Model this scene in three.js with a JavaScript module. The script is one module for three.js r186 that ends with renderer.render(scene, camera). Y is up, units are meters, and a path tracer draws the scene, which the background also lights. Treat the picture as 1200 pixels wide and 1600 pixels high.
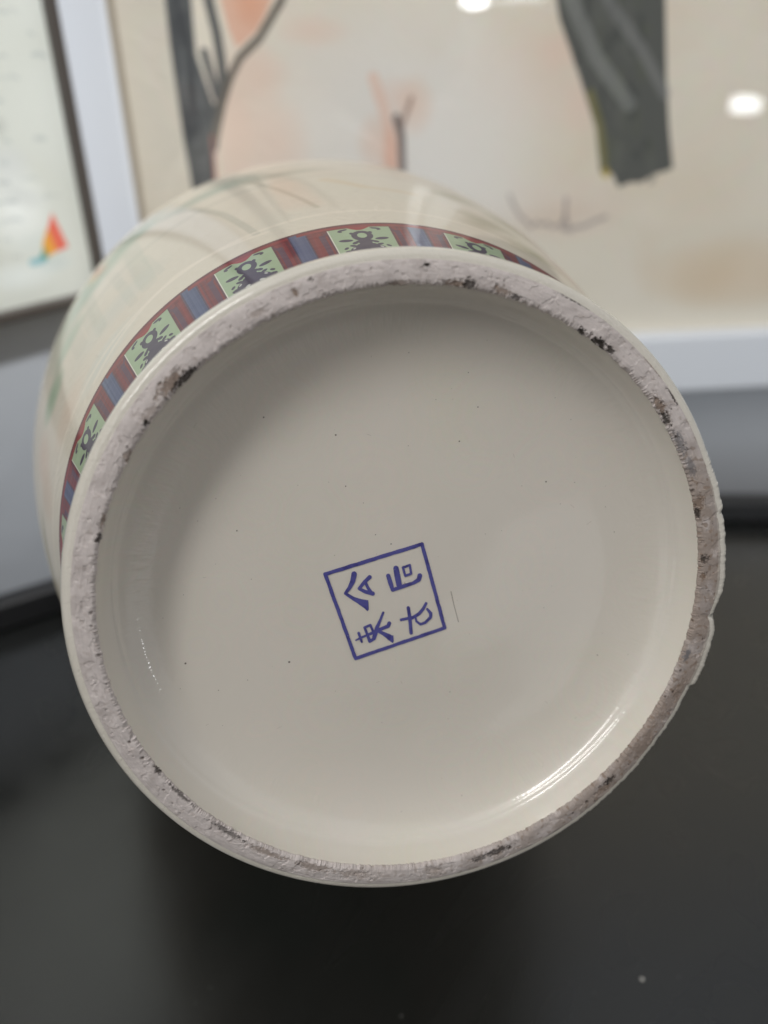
import * as THREE from 'three';
import { ImprovedNoise } from 'three/addons/math/ImprovedNoise.js';
import { mergeGeometries } from 'three/addons/utils/BufferGeometryUtils.js';
import { MarchingCubes } from 'three/addons/objects/MarchingCubes.js';
import { RoundedBoxGeometry } from 'three/addons/geometries/RoundedBoxGeometry.js';
import { RectAreaLightUniformsLib } from 'three/addons/lights/RectAreaLightUniformsLib.js';

RectAreaLightUniformsLib.init();
const scene = new THREE.Scene();
const V = (x, y, z) => new THREE.Vector3(x, y, z);
const rad = (d) => d * Math.PI / 180;

// ------------------------------------------------------------------ camera: a phone held 14 cm from the foot of the vase
const camera = new THREE.PerspectiveCamera(2 * Math.atan(800 / 1208) * 180 / Math.PI, 768 / 1024, 0.01, 50);
camera.position.set(0, 0.239, 0);
camera.rotation.set(rad(-31), 0, 0);
camera.focus = 0.141;
camera.userData.fStop = 8.2;
camera.updateMatrixWorld();

// ------------------------------------------------------------------ light: soft room light, a ceiling strip at the left, windows behind
scene.background = new THREE.Color().setRGB(0.53, 0.53, 0.535);
const renderer = new THREE.WebGLRenderer({ antialias: true });
renderer.setSize(768, 1024);
renderer.toneMapping = THREE.LinearToneMapping;
renderer.toneMappingExposure = 1.0;
renderer.shadowMap.enabled = true;

function tag(o, label, category, group) { o.userData.label = label; o.userData.category = category; if (group) o.userData.group = group; return o; }
function areaLamp(name, label, category, pos, look, w, h, rgb, power) {
  const g = new THREE.Group(); g.name = name; g.position.set(...pos); g.lookAt(...look);
  const col = new THREE.Color().setRGB(...rgb);
  const pane = new THREE.Mesh(new THREE.PlaneGeometry(w, h), new THREE.MeshStandardMaterial({ color: 0x000000, emissive: col, emissiveIntensity: 1.0 }));
  pane.name = 'light_panel'; g.add(pane);
  const rim = new THREE.Mesh(new RoundedBoxGeometry(w + 0.03, h + 0.03, 0.03, 2, 0.008), new THREE.MeshStandardMaterial({ color: 0xd8d8d4, roughness: 0.6 }));
  rim.name = 'lamp_housing'; rim.position.z = -0.018; g.add(rim);
  const L = new THREE.RectAreaLight(col, power, w, h); L.position.set(0, 0, 0.004); L.rotation.y = Math.PI; g.add(L);
  tag(g, label, category); scene.add(g); return g;
}
areaLamp('ceiling_lamp', 'long bright ceiling lamp above and behind the viewer on the left', 'lamp', [-0.76, 1.27, 0.48], [0, 0.15, -0.2], 0.26, 0.9, [1, 0.98, 0.95], 16);
areaLamp('window', 'bright window far behind the viewer, mirrored as the left piece of the strip at the top of the glass', 'window', [1.222, 1.08, 2.519], [0, 0.9, -0.47], 0.095, 1.4, [0.95, 0.98, 1], 54);
areaLamp('window_001', 'bright window far behind the viewer, mirrored as the right piece of the strip at the top of the glass', 'window', [1.385, 1.085, 2.458], [0, 0.9, -0.47], 0.18, 1.38, [0.86, 0.95, 1], 8);
areaLamp('wall_lamp', 'small bright lamp far behind the viewer, mirrored as an oval spot in the glass', 'lamp', [2.187, 0.047, 2.026], [0, 0.05, -0.47], 0.105, 0.055, [0.95, 0.98, 1], 22);

{
  const g = new THREE.Group(); g.name = 'ceiling_spot'; g.position.set(0.3, 1.6, 0.3); g.lookAt(-0.20, 0.17, -0.375); scene.add(g);
  tag(g, 'round ceiling spot overhead, aimed at the print in the dark frame', 'lamp');
  const can = new THREE.Mesh(new THREE.CylinderGeometry(0.06, 0.05, 0.14, 32), new THREE.MeshStandardMaterial({ color: 0xe4e4e0, roughness: 0.5 }));
  can.name = 'lamp_housing'; can.rotation.x = Math.PI / 2; can.position.z = -0.085; g.add(can);
  const face = new THREE.Mesh(new THREE.CircleGeometry(0.05, 32), new THREE.MeshStandardMaterial({ color: 0x000000, emissive: new THREE.Color(1, 0.97, 0.93), emissiveIntensity: 3 }));
  face.name = 'light_panel'; face.position.z = -0.012; g.add(face);
  const L = new THREE.SpotLight(new THREE.Color(0.98, 1, 1.02), 11, 0, rad(6.5), 0.7, 2); L.castShadow = true; L.shadow.radius = 3; L.position.set(0.3, 1.6, 0.3); L.target.position.set(-0.20, 0.17, -0.375); scene.add(L, L.target);
}

// the phone that takes the picture: its lens is at the camera, its dark body keeps light from the base of the vase
{
  const g = new THREE.Group(); g.name = 'phone'; scene.add(g);
  g.position.copy(camera.position); g.quaternion.copy(camera.quaternion);
  tag(g, 'dark phone held in front of the base of the vase, taking the picture', 'phone');
  const body = new THREE.Mesh(new RoundedBoxGeometry(0.076, 0.165, 0.009, 4, 0.004), new THREE.MeshPhysicalMaterial({ color: new THREE.Color().setRGB(0.05, 0.045, 0.05), roughness: 0.35 }));
  body.name = 'phone_body'; body.position.set(0, -0.062, 0.0075); g.add(body);
  const ring = new THREE.Mesh(new THREE.TorusGeometry(0.005, 0.0008, 10, 32), new THREE.MeshStandardMaterial({ color: 0x202022, roughness: 0.4, metalness: 0.6 }));
  ring.name = 'lens_ring'; ring.position.set(0, 0, 0.003); g.add(ring);
}

// ------------------------------------------------------------------ helpers
const perlin = new ImprovedNoise();
const nz = (x, y = 0, z = 0) => perlin.noise(x + 31.7, y + 11.3, z + 5.9);
const fbm = (x, y, z, o = 4) => { let s = 0, a = 0.5; for (let k = 0; k < o; k++) { s += a * nz(x, y, z); x *= 2.03; y *= 2.03; z *= 2.03; a *= 0.5; } return s; };
let seed = 20240;
const rnd = () => { seed = (seed * 1664525 + 1013904223) % 4294967296; return seed / 4294967296; };
const clamp = (x, a = 0, b = 1) => Math.min(b, Math.max(a, x));
const sstep = (a, b, x) => { const t = clamp((x - a) / (b - a)); return t * t * (3 - 2 * t); };
function lerpTable(tab, x) {               // [[x, y], ...] with x rising
  if (x <= tab[0][0]) return tab[0][1];
  for (let k = 1; k < tab.length; k++) if (x <= tab[k][0]) { const [a, p] = tab[k - 1], [b, q] = tab[k]; return p + (q - p) * (x - a) / (b - a); }
  return tab[tab.length - 1][1];
}
// closed surface of revolution-like sheets: f(phi, s) -> [x, y, z]; normals by differences
function sheet(f, nu, nv, uvf, colf, flip = false) {
  const pos = [], nor = [], uv = [], col = [], idx = [];
  const e = 1e-4;
  for (let j = 0; j <= nv; j++) for (let i = 0; i <= nu; i++) {
    const ph = 2 * Math.PI * i / nu, s = j / nv, p = f(ph, s);
    const a = f(ph + e * 6, s), a0 = f(ph - e * 6, s), b = f(ph, Math.min(1, s + e * 20)), b0 = f(ph, Math.max(0, s - e * 20));
    const du = [a[0] - a0[0], a[1] - a0[1], a[2] - a0[2]], dv = [b[0] - b0[0], b[1] - b0[1], b[2] - b0[2]];
    let n = [du[1] * dv[2] - du[2] * dv[1], du[2] * dv[0] - du[0] * dv[2], du[0] * dv[1] - du[1] * dv[0]];
    let l = Math.hypot(...n) || 1; if (flip) l = -l;
    pos.push(...p); nor.push(n[0] / l, n[1] / l, n[2] / l);
    uv.push(...(uvf ? uvf(ph, s, p) : [i / nu, s]));
    if (colf) col.push(...colf(ph, s, p));
  }
  for (let j = 0; j < nv; j++) for (let i = 0; i < nu; i++) {
    const a = j * (nu + 1) + i, b = a + 1, c = a + nu + 1, d = c + 1;
    if (flip) idx.push(a, c, b, b, c, d); else idx.push(a, b, c, b, d, c);
  }
  const g = new THREE.BufferGeometry();
  g.setAttribute('position', new THREE.Float32BufferAttribute(pos, 3));
  g.setAttribute('normal', new THREE.Float32BufferAttribute(nor, 3));
  g.setAttribute('uv', new THREE.Float32BufferAttribute(uv, 2));
  if (colf) g.setAttribute('color', new THREE.Float32BufferAttribute(col, 3));
  g.setIndex(idx); return g;
}
function canvasTex(w, h, draw, srgb = true) {
  const c = document.createElement('canvas'); c.width = w; c.height = h;
  draw(c.getContext('2d'), w, h);
  const t = new THREE.CanvasTexture(c); if (srgb) t.colorSpace = THREE.SRGBColorSpace;
  t.wrapS = t.wrapT = THREE.RepeatWrapping; t.magFilter = THREE.LinearFilter; return t;
}
function noiseTex(n, fn) {
  const d = new Uint8Array(n * n * 4);
  for (let y = 0; y < n; y++) for (let x = 0; x < n; x++) { const v = clamp(fn(x / n, y / n)) * 255, k = (y * n + x) * 4; d[k] = d[k + 1] = d[k + 2] = v; d[k + 3] = 255; }
  const t = new THREE.DataTexture(d, n, n); t.wrapS = t.wrapT = THREE.RepeatWrapping; t.magFilter = t.minFilter = THREE.LinearFilter; t.needsUpdate = true; return t;
}
const tileNoise = (u, v, f, s) => {        // noise that tiles over 0..1, from a torus
  const a = 2 * Math.PI * u, b = 2 * Math.PI * v, r = f / (2 * Math.PI);
  return nz(Math.cos(a) * r + s, Math.sin(a) * r + Math.cos(b) * r * 0.73, Math.sin(b) * r + s * 2.1);
};
function add(parent, name, geo, mat) {
  const m = new THREE.Mesh(geo, mat); m.name = name; m.castShadow = m.receiveShadow = true; parent.add(m); return m;
}

// the person who holds the phone: the dark sweater shades the base of the vase and is what its glaze mirrors
function bonesMesh(bones, lo, hi, res, blend) {           // [[a, b, ra, rb], ...] joined by a smooth minimum
  const mc = new MarchingCubes(res, new THREE.MeshStandardMaterial(), false, false, 200000);
  const c = V((lo[0] + hi[0]) / 2, (lo[1] + hi[1]) / 2, (lo[2] + hi[2]) / 2), half = Math.max(hi[0] - lo[0], hi[1] - lo[1], hi[2] - lo[2]) / 2;
  mc.isolation = 0;
  for (let k = 0; k < res; k++) for (let j = 0; j < res; j++) for (let i = 0; i < res; i++) {
    const p = [c.x + (i - res / 2) / (res / 2) * half, c.y + (j - res / 2) / (res / 2) * half, c.z + (k - res / 2) / (res / 2) * half];
    let d = 1;
    for (const [A, B, ra, rb] of bones) {
      const ab = [B[0] - A[0], B[1] - A[1], B[2] - A[2]], ap = [p[0] - A[0], p[1] - A[1], p[2] - A[2]];
      const t = clamp((ab[0] * ap[0] + ab[1] * ap[1] + ab[2] * ap[2]) / (ab[0] ** 2 + ab[1] ** 2 + ab[2] ** 2 + 1e-12));
      const q = Math.hypot(ap[0] - ab[0] * t, ap[1] - ab[1] * t, ap[2] - ab[2] * t) - (ra + (rb - ra) * t);
      const h = clamp(0.5 + 0.5 * (d - q) / blend); d = d + (q - d) * h - blend * h * (1 - h);
    }
    mc.field[i + j * res + k * res * res] = -d;
  }
  mc.update();
  const g = new THREE.BufferGeometry();
  g.setAttribute('position', new THREE.Float32BufferAttribute(Array.from(mc.positionArray.slice(0, mc.count * 3), (v, i) => v * half + [c.x, c.y, c.z][i % 3]), 3));
  g.setAttribute('normal', new THREE.Float32BufferAttribute(Array.from(mc.normalArray.slice(0, mc.count * 3)), 3));
  return g;
}
{
  const g = new THREE.Group(); g.name = 'person'; g.position.set(0.05, -0.75, 0.45); scene.add(g);
  tag(g, 'standing person in a dark sweater holding the phone with both hands', 'person');
  const skin = new THREE.MeshStandardMaterial({ color: new THREE.Color().setRGB(0.46, 0.27, 0.19), roughness: 0.55 });
  const wool = new THREE.MeshStandardMaterial({ color: new THREE.Color().setRGB(0.15, 0.125, 0.125), roughness: 0.95 });
  const denim = new THREE.MeshStandardMaterial({ color: new THREE.Color().setRGB(0.03, 0.035, 0.055), roughness: 0.9 });
  const L = (x, y, z) => [x - 0.05, y + 0.75, z - 0.45];
  // body: head, neck, forearms and hands in one skin surface
  const wl = L(-0.052, 0.166, 0.080), wr = L(0.055, 0.166, 0.080), fingers = [];
  for (const s of [-1, 1]) {
    const palm = L(s * 0.047, 0.176, 0.062), w = s < 0 ? wl : wr;
    fingers.push([w, palm, 0.021, 0.022]);
    const ups = [[0.212, 0.026], [0.196, 0.036], [0.180, 0.046], [0.164, 0.056]];
    ups.forEach(([y, z], k) => { const r = 0.0085 - k * 0.0004; const a = L(s * 0.049, y, z + 0.012), b = L(s * 0.045, y - 0.002, z - 0.004), c2 = L(s * 0.030, y - 0.004, z + 0.001); fingers.push([palm, a, 0.011, r], [a, b, r, r * 0.95], [b, c2, r * 0.95, r * 0.8]); });
    const t1 = L(s * 0.036, 0.190, 0.072), t2 = L(s * 0.020, 0.204, 0.060); fingers.push([palm, t1, 0.012, 0.0105], [t1, t2, 0.0105, 0.008]);
  }
  const hd = (x, y, z) => L(0.05 + x, 0.84 + y, 0.40 + z);
  add(g, 'body', mergeGeometries([
    bonesMesh([[L(0.05, 0.70, 0.44), hd(0, -0.05, 0.02), 0.052, 0.05], [hd(0, 0.02, 0), hd(0, 0.055, 0.02), 0.074, 0.082], [hd(0, -0.05, -0.035), hd(0, -0.075, -0.045), 0.045, 0.03], [hd(0, 0.0, -0.082), hd(0, -0.028, -0.098), 0.008, 0.013], [hd(-0.078, 0.0, 0.0), hd(-0.08, -0.03, 0), 0.014, 0.01], [hd(0.078, 0.0, 0.0), hd(0.08, -0.03, 0), 0.014, 0.01], [hd(-0.018, -0.052, -0.075), hd(0.018, -0.052, -0.075), 0.008, 0.008]], L(-0.13, 0.64, 0.22), L(0.23, 1.0, 0.58), 64, 0.02),
    bonesMesh(fingers.concat([[wl, L(-0.09, 0.20, 0.13), 0.022, 0.027], [wr, L(0.10, 0.20, 0.13), 0.022, 0.027]]), L(-0.13, 0.06, 0.0), L(0.13, 0.32, 0.26), 90, 0.006)]), skin);
  add(g, 'sweater', bonesMesh([[L(0.09, 0.12, 0.43), L(0.09, 0.36, 0.42), 0.135, 0.13], [L(0.09, 0.36, 0.42), L(0.08, 0.56, 0.43), 0.135, 0.13], [L(0.0, 0.2, 0.43), L(-0.03, 0.56, 0.43), 0.12, 0.11], [L(0.18, 0.2, 0.43), L(0.19, 0.56, 0.43), 0.125, 0.11], [L(-0.09, 0.63, 0.44), L(0.22, 0.63, 0.44), 0.07, 0.07], [L(0.055, 0.66, 0.44), L(0.05, 0.71, 0.44), 0.07, 0.062],
    [L(-0.12, 0.62, 0.44), L(-0.20, 0.36, 0.35), 0.066, 0.052], [L(-0.20, 0.36, 0.35), L(-0.085, 0.198, 0.125), 0.052, 0.034], [L(0.24, 0.62, 0.44), L(0.28, 0.235, 0.335), 0.06, 0.054], [L(0.28, 0.235, 0.335), L(0.095, 0.19, 0.125), 0.056, 0.036]], L(-0.4, -0.05, 0.0), L(0.5, 0.85, 0.9), 72, 0.03), wool);
  add(g, 'trousers', bonesMesh([[L(-0.04, 0.1, 0.45), L(-0.045, -0.3, 0.44), 0.095, 0.062], [L(0.14, 0.1, 0.45), L(0.145, -0.3, 0.44), 0.095, 0.062], [L(-0.045, -0.3, 0.44), L(-0.05, -0.66, 0.46), 0.062, 0.048], [L(0.145, -0.3, 0.44), L(0.15, -0.66, 0.46), 0.062, 0.048], [L(-0.02, 0.12, 0.45), L(0.12, 0.12, 0.45), 0.12, 0.12]], L(-0.45, -0.75, 0.0), L(0.55, 0.3, 1.0), 72, 0.03), denim);
  for (const s of [-0.05, 0.15]) add(g, 'shoe', bonesMesh([[L(s, -0.712, 0.48), L(s + (s - 0.05) * 0.2, -0.722, 0.30), 0.038, 0.03], [L(s, -0.70, 0.47), L(s, -0.65, 0.465), 0.04, 0.045]], L(s - 0.15, -0.76, 0.22), L(s + 0.15, -0.46, 0.52), 48, 0.02), denim);
  const hair = new THREE.MeshStandardMaterial({ color: new THREE.Color().setRGB(0.03, 0.022, 0.016), roughness: 0.7 });
  add(g, 'hair', bonesMesh([[hd(0, 0.075, 0.01), hd(0, 0.05, 0.05), 0.085, 0.085], [hd(0, 0.02, 0.055), hd(0, -0.02, 0.055), 0.072, 0.05]], hd(-0.15, -0.12, -0.12), hd(0.15, 0.18, 0.18), 48, 0.02), hair);
  for (const s of [-1, 1]) { const e = add(g, 'eye', new THREE.SphereGeometry(0.011, 16, 12), new THREE.MeshStandardMaterial({ color: 0x2a1d14, roughness: 0.2 })); e.position.set(...hd(s * 0.032, 0.004, -0.066)); }
}

// ------------------------------------------------------------------ the setting: walls behind the table
const wallGrain = noiseTex(256, (u, v) => 0.5 + 0.35 * tileNoise(u, v, 18, 3) + 0.25 * tileNoise(u, v, 60, 9));
wallGrain.repeat.set(3, 3);
const wallMat = new THREE.MeshStandardMaterial({ color: new THREE.Color().setRGB(0.41, 0.43, 0.46), roughness: 0.75, bumpMap: wallGrain, bumpScale: 0.0006 });
function wall(name, corner, yawDeg, x0, x1, depth = 0.08) {
  const w = x1 - x0, g = new THREE.BoxGeometry(w, 2.4, depth);
  const m = add(scene, name, g, wallMat);
  m.rotation.y = rad(yawDeg);
  const d = V(Math.cos(rad(yawDeg)), 0, -Math.sin(rad(yawDeg))), n = V(Math.sin(rad(yawDeg)), 0, Math.cos(rad(yawDeg)));
  m.position.copy(corner).addScaledVector(d, (x0 + x1) / 2).addScaledVector(n, -depth / 2); m.position.y = 0.45;
  m.userData.kind = 'structure'; return m;
}
wall('wall_back', V(-0.5, 0, -0.3956), 8, 0, 3.0);
wall('wall_left', V(-0.1447, 0, -0.3926), 51, -2.2, 0.0, 0.02);
const fl = add(scene, 'floor', new THREE.BoxGeometry(6, 0.05, 6), new THREE.MeshStandardMaterial({ color: new THREE.Color().setRGB(0.2, 0.17, 0.14), roughness: 0.6 }));
fl.position.set(0, -0.775, 1.5); fl.userData.kind = 'structure';

// ------------------------------------------------------------------ black table with a raised lip along its back
const table = new THREE.Group(); table.name = 'black_table'; scene.add(table);
tag(table, 'satin black table top with raised back lip under the vase', 'table');
const blackGrain = noiseTex(512, (u, v) => 0.5 + 0.4 * tileNoise(u, v, 90, 4) + 0.35 * tileNoise(u, v, 190, 14));
blackGrain.repeat.set(9, 9);
const blackRough = noiseTex(256, (u, v) => 0.72 + 0.25 * tileNoise(u, v, 5, 7) + 0.15 * tileNoise(u, v, 40, 17));
blackRough.repeat.set(2, 2);
const tableMat = new THREE.MeshPhysicalMaterial({ color: new THREE.Color().setRGB(0.006, 0.0066, 0.0062), ior: 1.78, roughness: 0.36, roughnessMap: blackRough, bumpMap: blackGrain, bumpScale: 0.000015 });
const bend = [-0.03, -0.398], leftDir = [-0.839, 0.545];
const Lx = bend[0] + leftDir[0] * 0.8, Lz = bend[1] + leftDir[1] * 0.8;
{
  const s = new THREE.Shape();                    // drawn in (x, -z)
  s.moveTo(1.0, 0.392); s.lineTo(bend[0], -bend[1]); s.lineTo(Lx, -Lz); s.lineTo(Lx, -0.2); s.lineTo(1.0, -0.2); s.closePath();
  const g = new THREE.ExtrudeGeometry(s, { depth: 0.026, bevelEnabled: true, bevelSize: 0.002, bevelThickness: 0.002, bevelSegments: 3 });
  g.rotateX(-Math.PI / 2); g.translate(0, -0.028, 0);
  add(table, 'table_top', g, tableMat);
  const lipMat = new THREE.MeshPhysicalMaterial({ color: new THREE.Color().setRGB(0.012, 0.012, 0.013), roughness: 0.42, bumpMap: blackGrain, bumpScale: 0.00005 });
  const lip = (ax, az, bx, bz) => {
    const len = Math.hypot(bx - ax, bz - az), g2 = new RoundedBoxGeometry(len, 0.0145, 0.011, 4, 0.0022);
    const m = add(table, 'raised_lip', g2, lipMat);
    m.position.set((ax + bx) / 2, 0.0075, (az + bz) / 2); m.rotation.y = -Math.atan2(bz - az, bx - ax);
  };
  lip(bend[0] + 0.004, -0.3915, 1.0, -0.386);
  lip(Lx + 0.004, Lz - 0.005 + 0.009, bend[0] - 0.001, bend[1] + 0.007);
}

// ------------------------------------------------------------------ framed watercolour with white frame
function plane(name, O, yaw) { const g = new THREE.Group(); g.name = name; g.position.copy(O); g.rotation.y = rad(yaw); scene.add(g); return g; }
const glassMat = () => new THREE.MeshPhysicalMaterial({ color: 0xffffff, transmission: 1, thickness: 0, roughness: 0.0, ior: 1.5, specularIntensity: 1 });
function softBlob(c, x, y, rx, ry, rgb, a, rot = 0) {
  c.save(); c.translate(x, y); c.rotate(rot); c.scale(rx, ry);
  const g = c.createRadialGradient(0, 0, 0, 0, 0, 1);
  g.addColorStop(0, `rgba(${rgb},${a})`); g.addColorStop(0.55, `rgba(${rgb},${a * 0.6})`); g.addColorStop(1, `rgba(${rgb},0)`);
  c.fillStyle = g; c.beginPath(); c.arc(0, 0, 1, 0, 7); c.fill(); c.restore();
}
function poly(c, pts, fill) { c.fillStyle = fill; c.beginPath(); pts.forEach(([x, y], i) => (i ? c.lineTo(x, y) : c.moveTo(x, y))); c.closePath(); c.fill(); }
function stroke(c, pts, w, col) { c.strokeStyle = col; c.lineWidth = w; c.lineCap = c.lineJoin = 'round'; c.beginPath(); pts.forEach(([x, y], i) => (i ? c.lineTo(x, y) : c.moveTo(x, y))); c.stroke(); }
{
  const g = plane('white_picture_frame', V(0.190, 0.048, -0.467), 8);
  tag(g, 'large white framed watercolour of dark and orange brushwork on beige paper behind the vase', 'framed picture');
  const x0 = -0.359, x1 = 0.36, y1 = 0.50, rw = 0.038;
  const white = new THREE.MeshPhysicalMaterial({ color: new THREE.Color().setRGB(0.74, 0.77, 0.82), roughness: 0.42, clearcoat: 0.25, clearcoatRoughness: 0.3 });
  const rail = (w, h, x, y) => { const m = add(g, 'frame_rail', new RoundedBoxGeometry(w, h, 0.02, 3, 0.0025), white); m.position.set(x, y, -0.01); };
  rail(x1 - x0, rw, (x0 + x1) / 2, rw / 2);
  rail(x1 - x0, rw, (x0 + x1) / 2, y1 - rw / 2);
  rail(rw, y1 - 2 * rw - 0.0006, x0 + rw / 2, y1 / 2);
  rail(rw, y1 - 2 * rw - 0.0006, x1 - rw / 2, y1 / 2);
  const ix0 = x0 + rw, ix1 = x1 - rw, iy0 = rw, iy1 = y1 - rw;
  // thin tan slip inside the frame
  const tan = new THREE.MeshStandardMaterial({ color: new THREE.Color().setRGB(0.36, 0.31, 0.24), roughness: 0.6 });
  const slip = (w, h, x, y) => { const m = add(g, 'inner_slip', new THREE.BoxGeometry(w, h, 0.006), tan); m.position.set(x, y, -0.0085); };
  slip(0.0028, iy1 - iy0, ix0 + 0.0014, (iy0 + iy1) / 2); slip(0.0028, iy1 - iy0, ix1 - 0.0014, (iy0 + iy1) / 2);
  slip(ix1 - ix0 - 0.006, 0.0020, (ix0 + ix1) / 2, iy1 - 0.001);
  const W = ix1 - ix0, H = iy1 - iy0, TW = 1600, TH = Math.round(1600 * H / W), K = TW / W;
  const X = (u) => (u - ix0) * K, Y = (h) => (iy1 - (h - 0.048)) * K;      // metres across the sheet and above the table
  const tex = canvasTex(TW, TH, (c) => {
    c.fillStyle = 'rgb(226,219,204)'; c.fillRect(0, 0, TW, TH);
    for (let k = 0; k < 90; k++) softBlob(c, rnd() * TW, rnd() * TH, 60 + rnd() * 260, 40 + rnd() * 160, rnd() < 0.5 ? '214,196,168' : '233,226,214', 0.13, rnd() * 3);
    const B = (u, h, rx, ry, rgb, a, rot) => softBlob(c, X(u), Y(h), rx * K, ry * K, rgb, a, rot);
    // pink and beige washes
    B(-0.215, 0.205, 0.075, 0.06, '222,216,208', 0.7); B(-0.262, 0.205, 0.022, 0.045, '226,196,178', 0.55); B(-0.11, 0.225, 0.05, 0.03, '226,204,190', 0.5);
    B(0.03, 0.12, 0.07, 0.025, '212,184,150', 0.55); B(-0.26, 0.175, 0.03, 0.012, '230,200,190', 0.5); B(-0.09, 0.16, 0.05, 0.02, '226,206,198', 0.45);
    for (let k = 0; k < 40; k++) B(-0.25 + rnd() * 0.3, 0.1 + rnd() * 0.2, 0.01 + rnd() * 0.03, 0.006 + rnd() * 0.02, rnd() < 0.5 ? '205,180,150' : '238,232,224', 0.14, rnd() * 3);
    const P = (pts, f) => poly(c, pts.map(([u, h]) => [X(u), Y(h)]), f);
    const S = (pts, w, col) => stroke(c, pts.map(([u, h]) => [X(u), Y(h)]), w * K, col);
    // large pale rounded form with peach edges
    B(-0.178, 0.170, 0.100, 0.100, '232,229,224', 0.9); B(-0.178, 0.190, 0.080, 0.075, '230,228,224', 0.6);
    for (const [u, h, rx, ry] of [[-0.268, 0.200, 0.012, 0.030], [-0.252, 0.228, 0.016, 0.014], [-0.225, 0.246, 0.02, 0.008], [-0.100, 0.238, 0.016, 0.010], [-0.084, 0.212, 0.012, 0.018], [-0.245, 0.195, 0.018, 0.026]]) B(u, h, rx, ry, '230,204,188', 0.6);
    // dark trunk at the left, running on above the view
    P([[-0.272, 0.29], [-0.2688, 0.2585], [-0.2668, 0.2481], [-0.2631, 0.2388], [-0.2532, 0.2455], [-0.2445, 0.2586], [-0.232, 0.29]], 'rgba(226,178,154,0.8)'); B(-0.255, 0.257, 0.010, 0.012, '222,156,124', 0.5);
    P([[-0.2950, 0.34], [-0.2948, 0.2583], [-0.2950, 0.2401], [-0.2945, 0.221], [-0.2940, 0.2008], [-0.2926, 0.1763], [-0.2915, 0.165], [-0.2812, 0.165], [-0.2803, 0.1792], [-0.2789, 0.1946], [-0.2756, 0.2094], [-0.2790, 0.221], [-0.2832, 0.236], [-0.2826, 0.2583], [-0.281, 0.34]], 'rgb(92,95,96)');
    S([[-0.2735, 0.30], [-0.2745, 0.2584], [-0.2722, 0.2454], [-0.2712, 0.232], [-0.2716, 0.2208], [-0.2760, 0.2094], [-0.2795, 0.1946]], 0.0046, 'rgb(96,98,97)');
    S([[-0.225, 0.29], [-0.2399, 0.2586], [-0.2519, 0.2428], [-0.2620, 0.2347], [-0.2675, 0.2264], [-0.2725, 0.2152], [-0.2775, 0.2]], 0.0036, 'rgb(112,106,98)');
    S([[-0.2790, 0.237], [-0.2750, 0.218]], 0.004, 'rgb(98,100,100)');
    for (let k = 0; k < 30; k++) { const h = 0.175 + rnd() * 0.09, u = -0.2935 + rnd() * 0.010; S([[u, h], [u + 0.001 * (rnd() - 0.5), h - 0.010 - rnd() * 0.02]], 0.001 + rnd() * 0.0025, rnd() < 0.6 ? 'rgba(64,68,70,0.4)' : 'rgba(126,128,128,0.4)'); }
    S([[-0.2796, 0.200], [-0.2800, 0.172]], 0.0016, 'rgba(170,96,88,0.7)');
    // small orange twig in the middle
    S([[-0.1956, 0.2256], [-0.1900, 0.2116], [-0.1868, 0.198], [-0.1855, 0.178]], 0.0060, 'rgba(228,186,166,0.5)');
    B(-0.1862, 0.190, 0.007, 0.016, '226,168,144', 0.6); B(-0.194, 0.196, 0.012, 0.016, '228,190,170', 0.5); B(-0.174, 0.213, 0.012, 0.016, '226,190,168', 0.5); B(-0.184, 0.2175, 0.014, 0.011, '228,196,180', 0.4);
    S([[-0.1758, 0.2165], [-0.1785, 0.209], [-0.1804, 0.2035]], 0.0022, 'rgba(136,108,98,0.65)');
    S([[-0.1836, 0.2075], [-0.1808, 0.199], [-0.1802, 0.1854], [-0.1798, 0.176]], 0.0040, 'rgba(104,92,90,0.85)');
    // dark ragged block at the right
    P([[-0.112, 0.34], [-0.1028, 0.2595], [-0.1000, 0.2513], [-0.0859, 0.2257], [-0.0734, 0.2013], [-0.0676, 0.1792], [-0.0642, 0.1768], [-0.0607, 0.1785], [-0.0557, 0.1710], [-0.0485, 0.1735], [-0.0426, 0.1731], [-0.0357, 0.1773], [-0.0284, 0.1792], [-0.0249, 0.1805], [-0.0312, 0.2008], [-0.0376, 0.2255], [-0.0451, 0.2598], [-0.055, 0.34]], 'rgb(78,80,75)');
    for (let k = 0; k < 60; k++) { const h = 0.184 + rnd() * 0.1, u = -0.0655 + (h - 0.184) * -0.45 + rnd() * (0.028 + (h - 0.184) * 0.2); S([[u, h], [u + 0.004 * (rnd() - 0.2), h - 0.014 * rnd()]], 0.0012 + rnd() * 0.004, ['rgba(48,52,48,0.5)', 'rgba(96,98,90,0.4)', 'rgba(84,90,70,0.35)'][Math.floor(rnd() * 3)]); }
    S([[-0.0790, 0.218], [-0.0715, 0.203], [-0.0672, 0.188], [-0.0655, 0.1800]], 0.0042, 'rgba(128,122,62,0.7)'); B(-0.0640, 0.1785, 0.003, 0.0035, '214,184,70', 0.9);
    S([[-0.1010, 0.268], [-0.0914, 0.2541], [-0.0783, 0.2345], [-0.0560, 0.2125]], 0.0075, 'rgba(150,152,148,0.5)');
    S([[-0.0800, 0.266], [-0.0731, 0.2569], [-0.0544, 0.2388], [-0.0368, 0.2174]], 0.006, 'rgba(140,141,140,0.48)');
    // illegible pencil scribble below it
    const pen = 'rgba(140,130,130,0.6)';
    S([[-0.1190, 0.1680], [-0.1172, 0.1642], [-0.1119, 0.1565], [-0.1085, 0.1545], [-0.1052, 0.1503], [-0.1020, 0.1535], [-0.0991, 0.1515], [-0.0955, 0.1530], [-0.0923, 0.1500], [-0.0880, 0.1520]], 0.0017, pen);
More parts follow.
